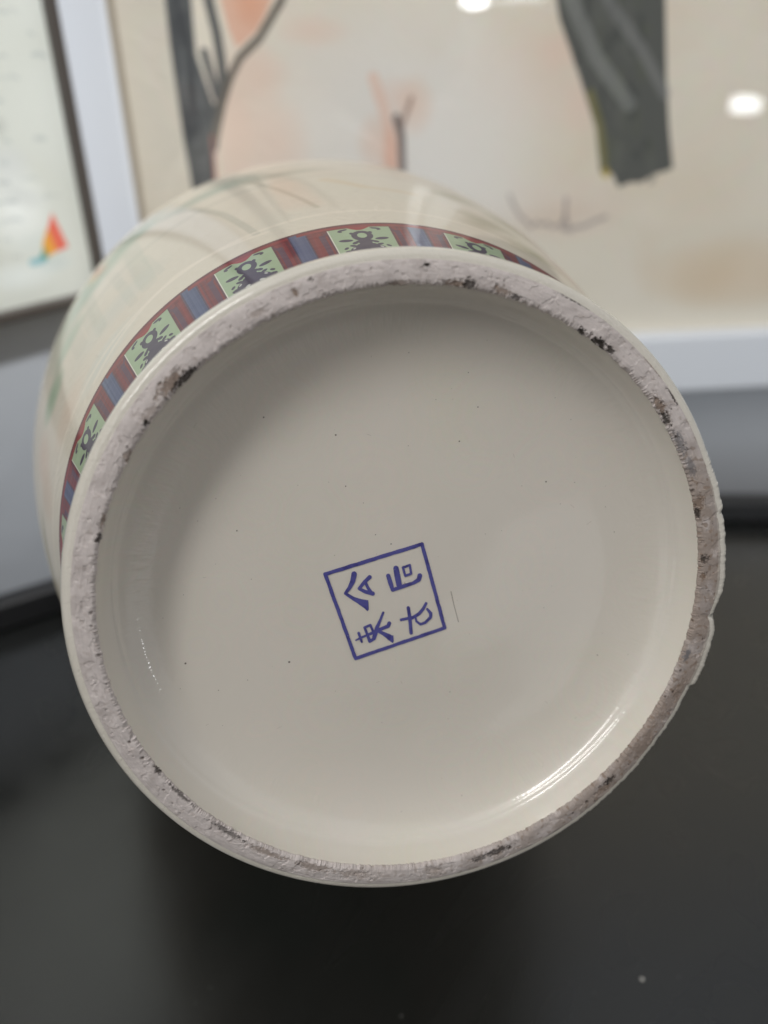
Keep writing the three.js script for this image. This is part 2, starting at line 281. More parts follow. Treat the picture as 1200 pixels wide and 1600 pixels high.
    S([[-0.0856, 0.1655], [-0.0852, 0.1570], [-0.0819, 0.1480], [-0.0780, 0.1500], [-0.0738, 0.1500], [-0.0670, 0.1530], [-0.0606, 0.1550]], 0.0021, pen);
    S([[-0.0852, 0.1560], [-0.0870, 0.1500], [-0.0840, 0.1485]], 0.0020, pen);
  });
  const paperBump = noiseTex(256, (u, v) => 0.5 + 0.4 * tileNoise(u, v, 26, 2) + 0.3 * tileNoise(u, v, 70, 5)); paperBump.repeat.set(5, 5);
  const paper = add(g, 'watercolour_sheet', new THREE.BoxGeometry(W, H, 0.002), new THREE.MeshStandardMaterial({ map: tex, roughness: 0.9, bumpMap: paperBump, bumpScale: 0.0003 }));
  paper.position.set((ix0 + ix1) / 2, (iy0 + iy1) / 2, -0.0135);
  const pane = add(g, 'glass_pane', new THREE.PlaneGeometry(W - 0.0064, H - 0.005), glassMat()); pane.position.set((ix0 + ix1) / 2, (iy0 + iy1) / 2 , -0.0078);
}

// ------------------------------------------------------------------ print in a thin dark frame at the left
{
  const g = plane('dark_picture_frame', V(-0.1354, 0.132, -0.385), 51);
  tag(g, 'pale print with a small rainbow triangle in a thin dark frame at the left', 'framed picture');
  const dark = new THREE.MeshPhysicalMaterial({ color: new THREE.Color().setRGB(0.055, 0.046, 0.04), roughness: 0.4 });
  const w = 0.30, h = 0.42, rw = 0.0048, d = 0.012;
  const rail = (a, b, x, y) => { const m = add(g, 'frame_rail', new RoundedBoxGeometry(a, b, d, 2, 0.0012), dark); m.position.set(x, y, -d / 2); };
  rail(w, rw, -w / 2, rw / 2); rail(w, rw, -w / 2, h - rw / 2); rail(rw, h - 2 * rw - 0.0004, -rw / 2, h / 2); rail(rw, h - 2 * rw - 0.0004, -w + rw / 2, h / 2);
  const W = w - 2 * rw, H = h - 2 * rw, TW = 1000, K = TW / W, TH = Math.round(H * K);
  const X = (u) => (u + w - rw) * K, Y = (y) => (h - rw - (y - 0.132)) * K;
  const tex = canvasTex(TW, TH, (c) => {
    c.fillStyle = 'rgb(208,211,203)'; c.fillRect(0, 0, TW, TH);
    const B = (u, y, rx, ry, rgb, a, rot = 0) => softBlob(c, X(u), Y(y), rx * K, ry * K, rgb, a, rot);
    for (let k = 0; k < 60; k++) B(-w * rnd(), 0.14 + rnd() * 0.4, 0.01 + rnd() * 0.03, 0.008 + rnd() * 0.02, rnd() < 0.5 ? '232,236,232' : '212,216,210', 0.25, rnd() * 3);
    B(-0.036, 0.178, 0.018, 0.022, '236,240,238', 0.9); B(-0.036, 0.196, 0.014, 0.010, '206,210,210', 0.7); B(-0.033, 0.1835, 0.014, 0.0055, '200,204,202', 0.6, 0.4); B(-0.040, 0.211, 0.010, 0.006, '168,172,166', 0.75);
    B(-0.030, 0.163, 0.014, 0.006, '206,214,210', 0.5); B(-0.024, 0.1525, 0.012, 0.005, '196,208,206', 0.7); B(-0.04, 0.150, 0.02, 0.008, '228,234,232', 0.8);
    const P = (pts, f) => poly(c, pts.map(([u, y]) => [X(u), Y(y)]), f);
    P([[-0.0196, 0.1745], [-0.0150, 0.1585], [-0.0215, 0.1575], [-0.0232, 0.1680]], 'rgb(226,104,84)');
    P([[-0.0232, 0.1685], [-0.0210, 0.1575], [-0.0262, 0.1560], [-0.0270, 0.1625]], 'rgb(230,160,60)');
    P([[-0.0266, 0.1632], [-0.0252, 0.1562], [-0.0290, 0.1560]], 'rgb(208,164,58)');
    P([[-0.0270, 0.1600], [-0.0262, 0.1545], [-0.0310, 0.1550]], 'rgb(72,152,140)');
    for (let l = 0; l < 14; l++) { let u = -0.075; const y = 0.150 + l * 0.0078; while (u < -0.012) { const w = 0.0015 + rnd() * 0.004; if (rnd() < 0.32 && !(l < 4 && u > -0.036)) stroke(c, [[X(u), Y(y + 0.001 * rnd())], [X(u + w * 0.5), Y(y + 0.0016 * (rnd() - 0.3))], [X(u + w), Y(y)]], (0.001 + 0.001 * rnd()) * K, `rgba(158,166,166,${0.18 + 0.3 * rnd()})`); u += w + 0.0012; } }
    stroke(c, [[X(-0.034), Y(0.1548)], [X(-0.029), Y(0.1550)]], 0.003 * K, 'rgba(110,176,190,0.7)');
  });
  const sheetM = add(g, 'printed_sheet', new THREE.BoxGeometry(W, H, 0.002), new THREE.MeshStandardMaterial({ map: tex, roughness: 0.85 }));
  sheetM.position.set(-w / 2, h / 2, -0.006);
  const pane = add(g, 'glass_pane', new THREE.PlaneGeometry(W, H), glassMat()); pane.position.set(-w / 2, h / 2, -0.0025);
}

// ------------------------------------------------------------------ the vase, lying on belly and lip, foot towards the viewer
const R = 0.06;
const vase = new THREE.Group(); vase.name = 'porcelain_vase'; scene.add(vase);
tag(vase, 'cream porcelain vase lying on its side, marked base facing the viewer', 'vase');
{
  // local axes: x right, y into the vase along its axis, z up in the picture
  const Yl = V(-0.16421, -0.28645, -0.94392).normalize();
  const p = rad(31), toWorld = (x, y, z) => V(x, -Math.cos(p) * y - Math.sin(p) * z, Math.sin(p) * y - Math.cos(p) * z);
  const u = V(Math.sin(-0.17) * Math.cos(-0.243), Math.sin(-0.243), Math.cos(-0.17) * Math.cos(-0.243));
  const ex = V(0, 1, 0).cross(u).normalize(), ey = u.clone().cross(ex);
  const Xl = toWorld(ex.x, ex.y, ex.z), Zl = toWorld(ey.x, ey.y, ey.z).negate();
  vase.position.set(0.00522, 0.1541, -0.11143);
  vase.quaternion.setFromRotationMatrix(new THREE.Matrix4().makeBasis(Xl, toWorld(u.x, u.y, u.z), Zl));
}
const bellyR = (z) => 1.71 - 0.596 * Math.pow(Math.abs((3.0 - z) / 2.51), 1.6);
// outer glaze profile (r, z in foot radii) from the clay edge to inside the mouth
const outline = [[0.966, -0.0405], [0.982, -0.036], [0.994, -0.022], [1.0, -0.002], [1.0, 0.022], [0.993, 0.045], [0.979, 0.068], [0.968, 0.092]];
for (let z = 0.13; z < 0.9; z += 0.06) outline.push([Math.max(bellyR(z), 0.966), z]);
for (let z = 1.0; z < 3.05; z += 0.2) outline.push([bellyR(z), z]);
outline.push([1.688, 3.3], [1.625, 3.52], [1.50, 3.75], [1.33, 3.95], [1.22, 4.08], [1.18, 4.18], [1.21, 4.29], [1.28, 4.38], [1.32, 4.43], [1.315, 4.46], [1.28, 4.47], [1.22, 4.42], [1.12, 4.3], [1.09, 4.18], [1.13, 4.06], [1.24, 3.92], [1.40, 3.75], [1.53, 3.52]);
const curve = new THREE.CatmullRomCurve3(outline.map(([r, z]) => V(r, z, 0)), false, 'centripetal');
const N = 4000, pts = curve.getSpacedPoints(N);
const indexAtZ = (z) => { for (let k = 0; k <= N; k++) if (pts[k].y >= z) return k; return N; };
const kBand0 = indexAtZ(0.088), kBand1 = indexAtZ(0.49);
const prof = (k) => { const a = Math.floor(clamp(k, 0, N - 1)), f = clamp(k, 0, N) - a, p = pts[a], q = pts[Math.min(N, a + 1)]; return [p.x + (q.x - p.x) * f, p.y + (q.y - p.y) * f]; };

// glaze that broke into a ragged edge at the right: how far the lip of glaze stands out, by angle in degrees
const chip = [[-60, 0], [-42, -0.004], [-30, -0.006], [-24, -0.004], [-20, -0.006], [-18.4, -0.004], [-17.8, 0.022], [-14, 0.026], [-10, 0.025], [-7, 0.021], [-5.8, 0.008], [-4.1, -0.014], [-2, -0.004], [-0.6, 0.004], [0.6, 0.018], [3, 0.026], [6, 0.022], [9.7, 0.021], [13, 0.017], [15.0, 0.016], [15.4, 0.004], [16.0, 0.004], [16.6, 0.017], [19, 0.014], [22.6, 0.010], [24.5, 0.002], [28, 0]];
const wrap = (ph) => { let d = ph * 180 / Math.PI % 360; if (d > 180) d -= 360; if (d < -180) d += 360; return d; };
const chipAt = (d) => { const c = lerpTable(chip, d); const w = d > -62 && d < 30 ? sstep(-62, -45, d) * (1 - sstep(24, 30, d)) : 0; return (c > 0 ? c * 0.5 : c) + w * (0.003 * nz(d * 0.6, 3.1) + 0.0024 * nz(d * 1.7, 8.1) + 0.0014 * nz(d * 4.3, 2.6)); };
const glazed = (k, ph) => {
  let [r, z] = prof(k);
  const d = wrap(ph);
  if (z < 0.05 && k < N / 2) { const w = (0.72 + 0.28 * sstep(-0.0402, -0.037, z)) * (1 - sstep(-0.032, 0.004, z)); r += chipAt(d) * w; }
  const wob = 0.0022 * nz(Math.cos(ph) * 1.6, Math.sin(ph) * 1.6, z * 0.9);
  r += wob * sstep(0.05, 0.6, z);
  return [Math.cos(ph) * r * R, z * R, Math.sin(ph) * r * R];
};
const part = (k0, k1) => (ph, s) => glazed(k0 + (k1 - k0) * s, ph);

// glaze surface: tiny orange-peel ripples
const peel = noiseTex(512, (u, v) => 0.5 + 0.42 * tileNoise(u, v, 14, 1) + 0.22 * tileNoise(u, v, 34, 21));
const peelFor = (ru, rv) => { const t = peel.clone(); t.repeat.set(ru, rv); t.needsUpdate = true; return t; };
const glaze = (o, ru, rv, bump) => new THREE.MeshPhysicalMaterial({ roughness: 0.35, clearcoat: 1, clearcoatRoughness: 0.03, bumpMap: peelFor(ru, rv), bumpScale: bump, ...o });
const CREAM = new THREE.Color().setRGB(0.76, 0.72, 0.63);

// painted body: pale washes, grey green reeds and a pinkish shore, all brushed under the glaze
const zTop = pts[N].y;
const bodyTex = canvasTex(2048, 1400, (c, W, H) => {
  c.fillStyle = 'rgb(222,213,196)'; c.fillRect(0, 0, W, H);
  const X = (deg) => W * (1 - ((deg % 360) + 360) % 360 / 360), Y = (z) => H * (1 - (z - 0.49) / 3.6), dz = H / 3.6, dd = W / 360;
  const B = (deg, z, rd, rz, rgb, a, rot = 0) => softBlob(c, X(deg), Y(z), rd * dd, rz * dz, rgb, a, rot);
  const S = (ps, w, col) => stroke(c, ps.map(([d, z]) => [X(d), Y(z)]), w, col);
  for (let k = 0; k < 160; k++) B(rnd() * 350 + 5, 0.5 + rnd() * 3, 4 + rnd() * 14, 0.08 + rnd() * 0.3, ['231,221,204', '214,203,184', '226,210,190', '212,212,196'][k % 4], 0.22, rnd() * 3);
  for (let rep = 0; rep < 3; rep++) {
    const o = rep * 120;
    for (let k = 0; k < 9; k++) B(o + 126 + rnd() * 26, 1.45 + rnd() * 0.5, 6 + rnd() * 8, 0.1 + rnd() * 0.16, '146,172,152', 0.36, rnd());
    B(o + 116, 1.62, 12, 0.16, '140,160,146', 0.6); B(o + 104, 1.5, 10, 0.12, '150,150,132', 0.5);
    B(o + 160, 1.13, 6, 0.16, '128,166,132', 0.7); B(o + 152, 1.32, 7, 0.15, '150,184,160', 0.55); B(o + 170, 1.0, 5, 0.25, '226,196,176', 0.6); B(o + 158, 0.72, 8, 0.14, '226,202,182', 0.55); B(o + 174, 0.8, 5, 0.2, '212,184,160', 0.5);
    B(o + 146, 0.62, 10, 0.1, '206,214,208', 0.5); B(o + 140, 0.9, 14, 0.14, '200,206,200', 0.35);
    S([[o + 123, 1.55], [o + 120.6, 1.42], [o + 116.5, 1.04], [o + 113.4, 0.62]], 8, 'rgba(130,136,122,0.22)');
    S([[o + 112, 1.7], [o + 106.2, 1.14], [o + 102, 0.74]], 6, 'rgba(150,142,122,0.28)');
    S([[o + 118, 1.9], [o + 111, 1.75], [o + 100, 1.72]], 12, 'rgba(104,122,110,0.4)');
    S([[o + 98, 1.2], [o + 92, 1.02], [o + 84, 0.98]], 14, 'rgba(214,190,152,0.45)');
    for (let k = 0; k < 7; k++) B(o + 62 + rnd() * 14, 0.7 + rnd() * 0.6, 4 + rnd() * 5, 0.06 + rnd() * 0.12, '158,152,124', 0.5, rnd());
    for (let k = 0; k < 10; k++) { const d = o + 128 + rnd() * 30; S([[d, 0.7 + rnd() * 0.4], [d + 1.5 * rnd(), 1.1 + rnd() * 0.7]], 8 + rnd() * 14, 'rgba(178,184,168,0.13)'); }
    S([[o + 150, 0.56], [o + 128, 0.66], [o + 112, 0.6]], 9, 'rgba(236,226,210,0.6)');
  }
});
const bodyMat = glaze({ map: bodyTex, clearcoat: 0.55, clearcoatRoughness: 0.05, specularIntensity: 0.4, roughness: 0.5 }, 12, 9, 0.0003);
add(vase, 'body', sheet(part(kBand1, N), 320, 220, (ph, s, p) => [1 - ph / (2 * Math.PI), (p[1] / R - 0.49) / 3.6], null, true), bodyMat);

// printed band above the foot
const bandTex = canvasTex(2048, 600, (c, W, H) => {
  const T = W / 4;
  for (let k = 0; k < 4; k++) {
    c.save(); c.translate(k * T, 0); const j = () => (rnd() - 0.5) * 8;
    c.fillStyle = 'rgb(108,34,42)'; c.fillRect(-1, 0, T + 2, H);
    // red and plum streaks either side of the square
    for (const [a, b] of [[0.08, 0.25], [0.765, 0.93]]) {
      for (let q = 0; q < 26; q++) { const x = (a + (b - a) * rnd()) * T; stroke(c, [[x, 40 + rnd() * 90], [x + j(), 200 + rnd() * 160], [x + j(), H]], 4 + rnd() * 12, ['rgba(134,46,50,0.5)', 'rgba(122,38,46,0.5)', 'rgba(90,50,70,0.35)'][q % 3]); }
      const m = a < 0.5 ? 0.185 : 0.825;
      stroke(c, [[m * T, 130], [(m + 0.004) * T, 300], [m * T, H]], 26, 'rgba(82,50,76,0.85)');
      stroke(c, [[(m + (a < 0.5 ? 0.05 : -0.05)) * T, 96], [m * T + (a < 0.5 ? 8 : -8), 140], [m * T, 200]], 16, 'rgba(82,50,76,0.7)');
      stroke(c, [[(a < 0.5 ? 0.242 : 0.778) * T, 70], [(a < 0.5 ? 0.236 : 0.784) * T, H]], 9, 'rgba(84,46,62,0.8)');
    }
    // blue bar, half at either end of the period
    for (const x of [-0.07, 0.93]) { c.fillStyle = 'rgb(68,76,112)'; c.fillRect(x * T, 24, 0.14 * T, H); for (let q = 0; q < 12; q++) { const xx = (x + 0.14 * rnd()) * T; stroke(c, [[xx, 30], [xx + j(), H]], 5 + rnd() * 9, q % 2 ? 'rgba(80,88,124,0.35)' : 'rgba(98,106,138,0.3)'); } stroke(c, [[x * T, 20], [x * T, H]], 7, 'rgb(74,56,80)'); stroke(c, [[(x + 0.14) * T, 20], [(x + 0.14) * T, H]], 7, 'rgb(74,56,80)'); }
    // pale green square
    c.fillStyle = 'rgb(160,178,146)'; c.fillRect(0.25 * T, 66, 0.52 * T, 465);
    for (let q = 0; q < 20; q++) softBlob(c, (0.28 + rnd() * 0.46) * T, 90 + rnd() * 420, 40, 30, q % 2 ? '174,192,160' : '152,174,138', 0.4);
    stroke(c, [[0.252 * T, 68], [0.252 * T, 528]], 5, 'rgba(232,232,220,0.85)');
    // ornament
    const ink = 'rgb(72,62,82)', cx = 0.51 * T, VS = 1.62, Yv = (y) => 66 + (y - 66) * VS, E = (x, y, a, b, r = 0, col = ink) => { c.fillStyle = col; c.save(); c.translate(cx + x, Yv(y)); c.scale(1, VS); c.beginPath(); c.ellipse(0, 0, a, b, r, 0, 7); c.fill(); c.restore(); };
    poly(c, [[cx - 52, 60], [cx + 52, 60], [cx + 26, 92], [cx + 10, 106], [cx - 10, 106], [cx - 26, 92]], 'rgb(146,50,54)');
    for (const s of [-1, 1]) { E(s * 70, 80, 22, 7, s * 0.2); E(s * 84, 92, 10, 6, s * -0.4); E(s * 78, 174, 30, 11, s * -0.12); E(s * 46, 250, 34, 20, s * 0.3); E(s * 76, 268, 30, 14, s * -0.15); E(s * 24, 232, 22, 20, s * -0.5); }
    E(0, 144, 46, 44); E(0, 192, 40, 14); for (const q of [-1, 1]) { E(q * 44, 200, 15, 9, q * 0.5); E(q * 58, 222, 16, 8, q * -0.3); E(q * 92, 236, 12, 7, q * 0.6); E(q * 40, 118, 9, 10, q * 0.4); } E(0, 205, 28, 32); E(0, 252, 46, 28); E(0, 300, 40, 16);
    E(0, 141, 21, 22, 0, 'rgb(162,182,148)');
    for (const s of [-1, 1]) { E(s * 34, 272, 13, 7, s * 0.4, 'rgb(196,196,190)'); E(s * 60, 243, 9, 4, s * 0.6, 'rgb(196,196,190)'); }
    c.fillStyle = 'rgb(120,44,50)'; c.fillRect(0.235 * T, 532, 0.55 * T, 80);
    // far border, its edge wavering a little
    c.fillStyle = 'rgb(132,44,50)'; c.fillRect(-1, 0, T + 2, 62 - 4 * (k % 2)); c.fillStyle = 'rgb(98,42,52)'; c.fillRect(-1, 0, T + 2, 24);
    poly(c, [[cx - 52, 58], [cx + 52, 58], [cx + 20, 96], [cx, 108], [cx - 20, 96]], 'rgb(148,50,54)');
    for (let q = 0; q < 18; q++) stroke(c, [[rnd() * T, 34], [rnd() * T, 44]].map(([x, y], i, a) => [i ? a[0][0] + 30 : x, y + j()]), 6, 'rgba(154,56,58,0.5)');
    c.restore();
  }
});
bandTex.wrapT = THREE.ClampToEdgeWrapping; bandTex.wrapS = THREE.RepeatWrapping;
const bandBump = peel.clone(); bandBump.repeat.set(1.2, 0.6); bandBump.needsUpdate = true;
add(vase, 'patterned_band', sheet(part(kBand0, kBand1), 720, 40, (ph, s) => [-(ph * 180 / Math.PI - 87.75) / 80, 0.002 + 0.996 * s], null, true), new THREE.MeshPhysicalMaterial({ map: bandTex, roughness: 0.5, specularIntensity: 0.5, clearcoat: 0.55, clearcoatRoughness: 0.04, bumpMap: bandBump, bumpScale: 0.00012 }));

// cream glazed edge round the foot
add(vase, 'glazed_foot_edge', sheet(part(0, kBand0), 1800, 26, (ph, s) => [ph / (2 * Math.PI), s], null, true), glaze({ color: CREAM }, 60, 1, 0.00008));

// bare clay foot ring: rough, pitted, soiled
const inner = (ph) => { const d = wrap(ph); return 0.9005 + 0.0045 * nz(d * 0.9, 1.7) + 0.0042 * nz(d * 2.7, 4.4) + 0.0026 * nz(d * 6.1, 9.2); };
const pits = [];
for (let k = 0; k < 110; k++) { const d = rnd() * 360 - 180, t = Math.pow(rnd(), 1.6); pits.push([d, 0.903 + 0.055 * t, 0.003 + 0.006 * rnd() * rnd(), 0.35 + 0.65 * rnd(), rnd()]); }
const soil = [   // angle, radius, half width in degrees, half width in r, strength, 0 brown / 1 black / 2 blue grey
  [138, 0.926, 3.4, 0.020, 0.75, 0], [135.6, 0.908, 3.0, 0.012, 0.95, 1], [143.8, 0.918, 2.2, 0.014, 0.4, 0], [91.2, 0.951, 0.55, 0.006, 1, 1], [96, 0.905, 2.5, 0.008, 0.6, 0], [86, 0.908, 2.4, 0.012, 0.8, 0], [83.8, 0.912, 1.3, 0.016, 0.8, 1], [78, 0.915, 1.8, 0.012, 0.7, 0], [75, 0.909, 1.2, 0.008, 0.7, 1], [66.1, 0.966, 2.6, 0.005, 0.9, 1], [63, 0.968, 1.6, 0.005, 0.9, 1], [58, 0.968, 2.5, 0.003, 0.7, 1], [61.4, 0.905, 1.0, 0.009, 1, 1], [57.6, 0.909, 2.0, 0.012, 1, 1], [55.1, 0.914, 1.0, 0.010, 0.9, 1], [47, 0.965, 3, 0.003, 0.7, 0], [40.7, 0.914, 2.4, 0.014, 0.8, 0], [37.8, 0.910, 1.6, 0.012, 0.9, 1], [40, 0.962, 2.2, 0.004, 0.8, 1], [32.1, 0.915, 2.6, 0.016, 0.6, 2], [27, 0.918, 2.6, 0.014, 0.55, 2], [19.6, 0.915, 1.6, 0.016, 0.65, 0], [17.5, 0.906, 1.3, 0.008, 0.9, 1], [7.9, 0.918, 0.8, 0.012, 0.8, 1], [4.5, 0.915, 0.7, 0.010, 0.8, 0], [-12.3, 0.914, 1.6, 0.012, 0.7, 2], [-22, 0.935, 5, 0.03, 0.35, 0], [-34, 0.935, 7, 0.03, 0.3, 0], [-42.8, 0.930, 1.4, 0.012, 0.85, 1], [-45, 0.94, 2, 0.012, 0.5, 0], [-70, 0.926, 3.2, 0.012, 0.8, 1], [-74, 0.93, 1.6, 0.012, 0.7, 1], [-84, 0.93, 2, 0.02, 0.35, 0], [-100, 0.925, 3, 0.02, 0.4, 0], [-108, 0.92, 4, 0.014, 0.5, 0], [-118, 0.918, 5, 0.010, 0.55, 0], [-127, 0.912, 4, 0.008, 0.65, 1], [-139, 0.906, 4, 0.006, 0.7, 1], [-146, 0.904, 1.2, 0.008, 0.9, 1], [167.2, 0.906, 1.0, 0.008, 0.9, 1], [164, 0.905, 1.6, 0.008, 0.7, 0], [152, 0.908, 1.4, 0.010, 0.6, 0], [145.4, 0.911, 0.7, 0.008, 1, 1], [120, 0.93, 1.6, 0.010, 0.35, 0], [113, 0.94, 0.6, 0.014, 0.8, 0], [110, 0.955, 0.4, 0.008, 0.7, 1]];
const clayBase = [[0.9045, -0.030], [0.9015, -0.034], [0.901, -0.0405], [0.909, -0.0485], [0.925, -0.0495], [0.945, -0.0475], [0.958, -0.0445], [0.9665, -0.0405], [0.968, -0.036]];
const clayCurve = new THREE.CatmullRomCurve3(clayBase.map(([r, z]) => V(r, z, 0)), false, 'centripetal');
const clayPts = clayCurve.getSpacedPoints(400);
const soilAt = (d, r) => {
  const out = [0, 0, 0];
  for (const [a, rr, wd, wr, st, kind] of soil) {
    let dd = d - a; if (dd > 180) dd -= 360; if (dd < -180) dd += 360;
    if (Math.abs(dd) > wd * 2 || Math.abs(r - rr) > wr * 2) continue;
    const q = Math.hypot(dd / wd, (r - rr) / wr) + 0.75 * nz(d * 1.4, r * 140, kind * 7) + 0.5 * nz(d * 4.2, r * 380, 3);
    out[kind] = Math.max(out[kind], st * (1 - sstep(0.55, 1.05, q)));
  }
  return out;
};
const pitAt = (d, r) => {
  let dep = 0, dark = 0;
  for (const [a, rr, w, deep, tone] of pits) {
    const dx = (d - a) * 0.0163; if (Math.abs(dx) > w * 1.6 || Math.abs(r - rr) > w * 1.6) continue;
    const q = Math.hypot(dx, r - rr) / w * (1 + 0.5 * nz(dx * 300, r * 300, a)); const k = 1 - sstep(0.4, 1.1, q);
    dep = Math.max(dep, k * w * deep * 1.1); if (tone > 0.45) dark = Math.max(dark, k * deep);
  }
  return [dep, dark];
};
const clay = (ph, s) => {
  const d = wrap(ph), a = clayPts[Math.round(s * 400)] || clayPts[400], k = s * 400, i = Math.min(399, Math.floor(k)), f = k - i;
  let r = clayPts[i].x + (clayPts[i + 1].x - clayPts[i].x) * f, z = clayPts[i].y + (clayPts[i + 1].y - clayPts[i].y) * f;
  const win = 1 - sstep(0.905, 0.935, r), top = sstep(0.02, 0.2, -z * 4) ;
  const mid = sstep(0.9, 0.91, r) * (1 - sstep(0.957, 0.966, r));
  r += (inner(ph) - 0.9005) * win * top;
  const x = Math.cos(ph) * r, y = Math.sin(ph) * r;
  z += mid * (0.0024 * nz(x * 16, y * 16, 1) + 0.0006 * nz(x * 90, y * 90, 2) + 0.0003 * nz(x * 240, y * 240, 3) + 0.0006 * nz(d * 0.3, r * 190, 6));
  // flaked clay: low terraces
  const fl = nz(x * 26, y * 26, 12) + 0.35 * nz(x * 80, y * 80, 8); z += mid * 0.0017 * sstep(0.12, 0.22, fl);
  z += mid * pitAt(d, r)[0] * 0.6;
  const so = soilAt(d, r); z += mid * (so[1] * 0.006 + so[0] * 0.003);
  r += 0.72 * chipAt(d) * sstep(0.915, 0.966, r);
  return [Math.cos(ph) * r * R, z * R, Math.sin(ph) * r * R];
};
const clayCol = (ph, s, p) => {
  const d = wrap(ph), r = Math.hypot(p[0], p[2]) / R, x = p[0] / R, y = p[2] / R;
  const m = 1 + 0.13 * fbm(x * 30, y * 30, 4) + 0.07 * nz(x * 170, y * 170, 6) + 0.10 * nz(d * 0.4, r * 170, 8);
  let c = [0.66 * m, 0.600 * m, 0.575 * m];
  const mix = (t, k) => { c = c.map((v, i) => v + (t[i] - v) * clamp(k)); };
  // browner, dirtier clay round the right and lower side, in patches with torn outlines
  const side = sstep(-125, -30, d) * (1 - sstep(18, 46, d));
  mix([0.30, 0.232, 0.185], 0.75 * side * sstep(-0.28, 0.12, fbm(x * 14, y * 14, 9) + (side - 0.62) * 0.5));
  mix([0.47, 0.42, 0.40], 0.5 * sstep(0.1, 0.35, nz(x * 17, y * 17, 21)));
  mix([0.27, 0.2, 0.15], 0.7 * sstep(0.26, 0.42, nz(x * 60, y * 60, 5)) * (0.25 + 0.75 * side));
  const so = soilAt(d, r), pit = pitAt(d, r);
  mix([0.20, 0.135, 0.09], so[0]); mix([0.12, 0.13, 0.15], so[2]); mix([0.035, 0.028, 0.022], so[1]);
  mix([0.07, 0.052, 0.04], pit[1] * 0.9);
  if (r > 0.9635) mix([0.63, 0.58, 0.51], 0.6 * sstep(0.9635, 0.967, r + 0.002 * nz(d * 4, 2)));
  return c;
};
add(vase, 'clay_foot_ring', sheet(clay, 2600, 40, null, clayCol, true), new THREE.MeshStandardMaterial({ vertexColors: true, roughness: 0.92 }));

// glazed recess of the base
const floorZ = (r) => lerpTable([[0, 0.128], [0.3, 0.130], [0.5, 0.133], [0.64, 0.1335], [0.70, 0.1325]], r);
const recess = [[0.9035, -0.036], [0.9015, -0.030], [0.899, -0.014], [0.893, 0.010], [0.881, 0.037], [0.861, 0.063], [0.831, 0.086], [0.790, 0.104], [0.738, 0.1175], [0.68, 0.126], [0.60, 0.1315], [0.5, 0.133], [0.35, 0.1308], [0.2, 0.129], [0.1, 0.128], [0.002, 0.128]];
const recCurve = new THREE.CatmullRomCurve3(recess.map(([r, z]) => V(r, z, 0)), false, 'centripetal');
const recPts = recCurve.getSpacedPoints(800);
const recF = (ph, s) => {
  const k = s * 800, i = Math.min(799, Math.floor(k)), f = k - i;
  let r = recPts[i].x + (recPts[i + 1].x - recPts[i].x) * f, z = recPts[i].y + (recPts[i + 1].y - recPts[i].y) * f;
  const x = Math.cos(ph) * r, y = Math.sin(ph) * r;
  z -= 0.0032 * Math.exp(-Math.pow((r - 0.868 - 0.004 * nz(x * 2, y * 2, 9)) / 0.006, 2));       // thick rim of glaze
  const dg = wrap(ph); z += (0.00026 * nz(dg * 0.9, r * 14, 4) + 0.00022 * nz(dg * 2.3, r * 26, 7)) * sstep(0.72, 0.8, r) * (1 - sstep(0.885, 0.9, r));      // glaze ran a little on the wall
  z += 0.0016 * nz(x * 2.2, y * 2.2, 1) * (1 - sstep(0.7, 0.85, r)) * sstep(0.35, 0.6, r);
  return [x * R, z * R, y * R];
};
const baseTex = canvasTex(2048, 2048, (c, W) => {
  c.fillStyle = 'rgb(230,224,213)'; c.fillRect(0, 0, W, W);
  const X = (x) => W / 2 + x * W / 1.9, Y = (z) => W / 2 - z * W / 1.9;
  for (let k = 0; k < 260; k++) softBlob(c, rnd() * W, rnd() * W, 40 + rnd() * 200, 40 + rnd() * 200, ['235,228,215', '225,219,205', '233,224,214', '228,224,205'][k % 4], 0.16);
  const dot = (x, z, r, a) => { c.fillStyle = `rgba(70,60,52,${a})`; c.beginPath(); c.arc(X(x), Y(z), r, 0, 7); c.fill(); };
  for (const [x, z, r] of [[-0.231, 0.467, 2.6], [-0.443, 0.516, 2.4], [-0.678, -0.246, 3], [-0.36, -0.258, 3.4], [0.149, 0.454, 2.4], [-0.197, 0.312, 2], [-0.521, 0.173, 2.2], [0.44, 0.33, 2.6], [0.2, 0.56, 2], [-0.05, 0.13, 2.2], [-0.1, 0.16, 1.6]]) dot(x, z, r, 0.75);
  for (let k = 0; k < 70; k++) { const a = rnd() * 6.28, q = Math.sqrt(rnd()) * 0.85; dot(Math.cos(a) * q, Math.sin(a) * q, 0.7 + rnd() * 1.2, 0.25 + 0.3 * rnd()); }
  stroke(c, [[X(0.152), Y(-0.03)], [X(0.166), Y(-0.08)], [X(0.184), Y(-0.135)]], 2.4, 'rgba(110,98,88,0.7)');
  for (let k = 0; k < 14; k++) { const x = (rnd() - 0.5) * 1.3, z = (rnd() - 0.5) * 1.3; stroke(c, [[X(x), Y(z)], [X(x + 0.03 * (rnd() - 0.5)), Y(z + 0.03 * (rnd() - 0.5))]], 1.3, 'rgba(150,138,124,0.35)'); }
});
add(vase, 'glazed_base', sheet(recF, 1200, 150, (ph, s, p) => [0.5 + p[0] / R / 1.9, 0.5 + p[2] / R / 1.9]), glaze({ map: baseTex, clearcoatRoughness: 0.06 }, 5, 5, 0.000035));

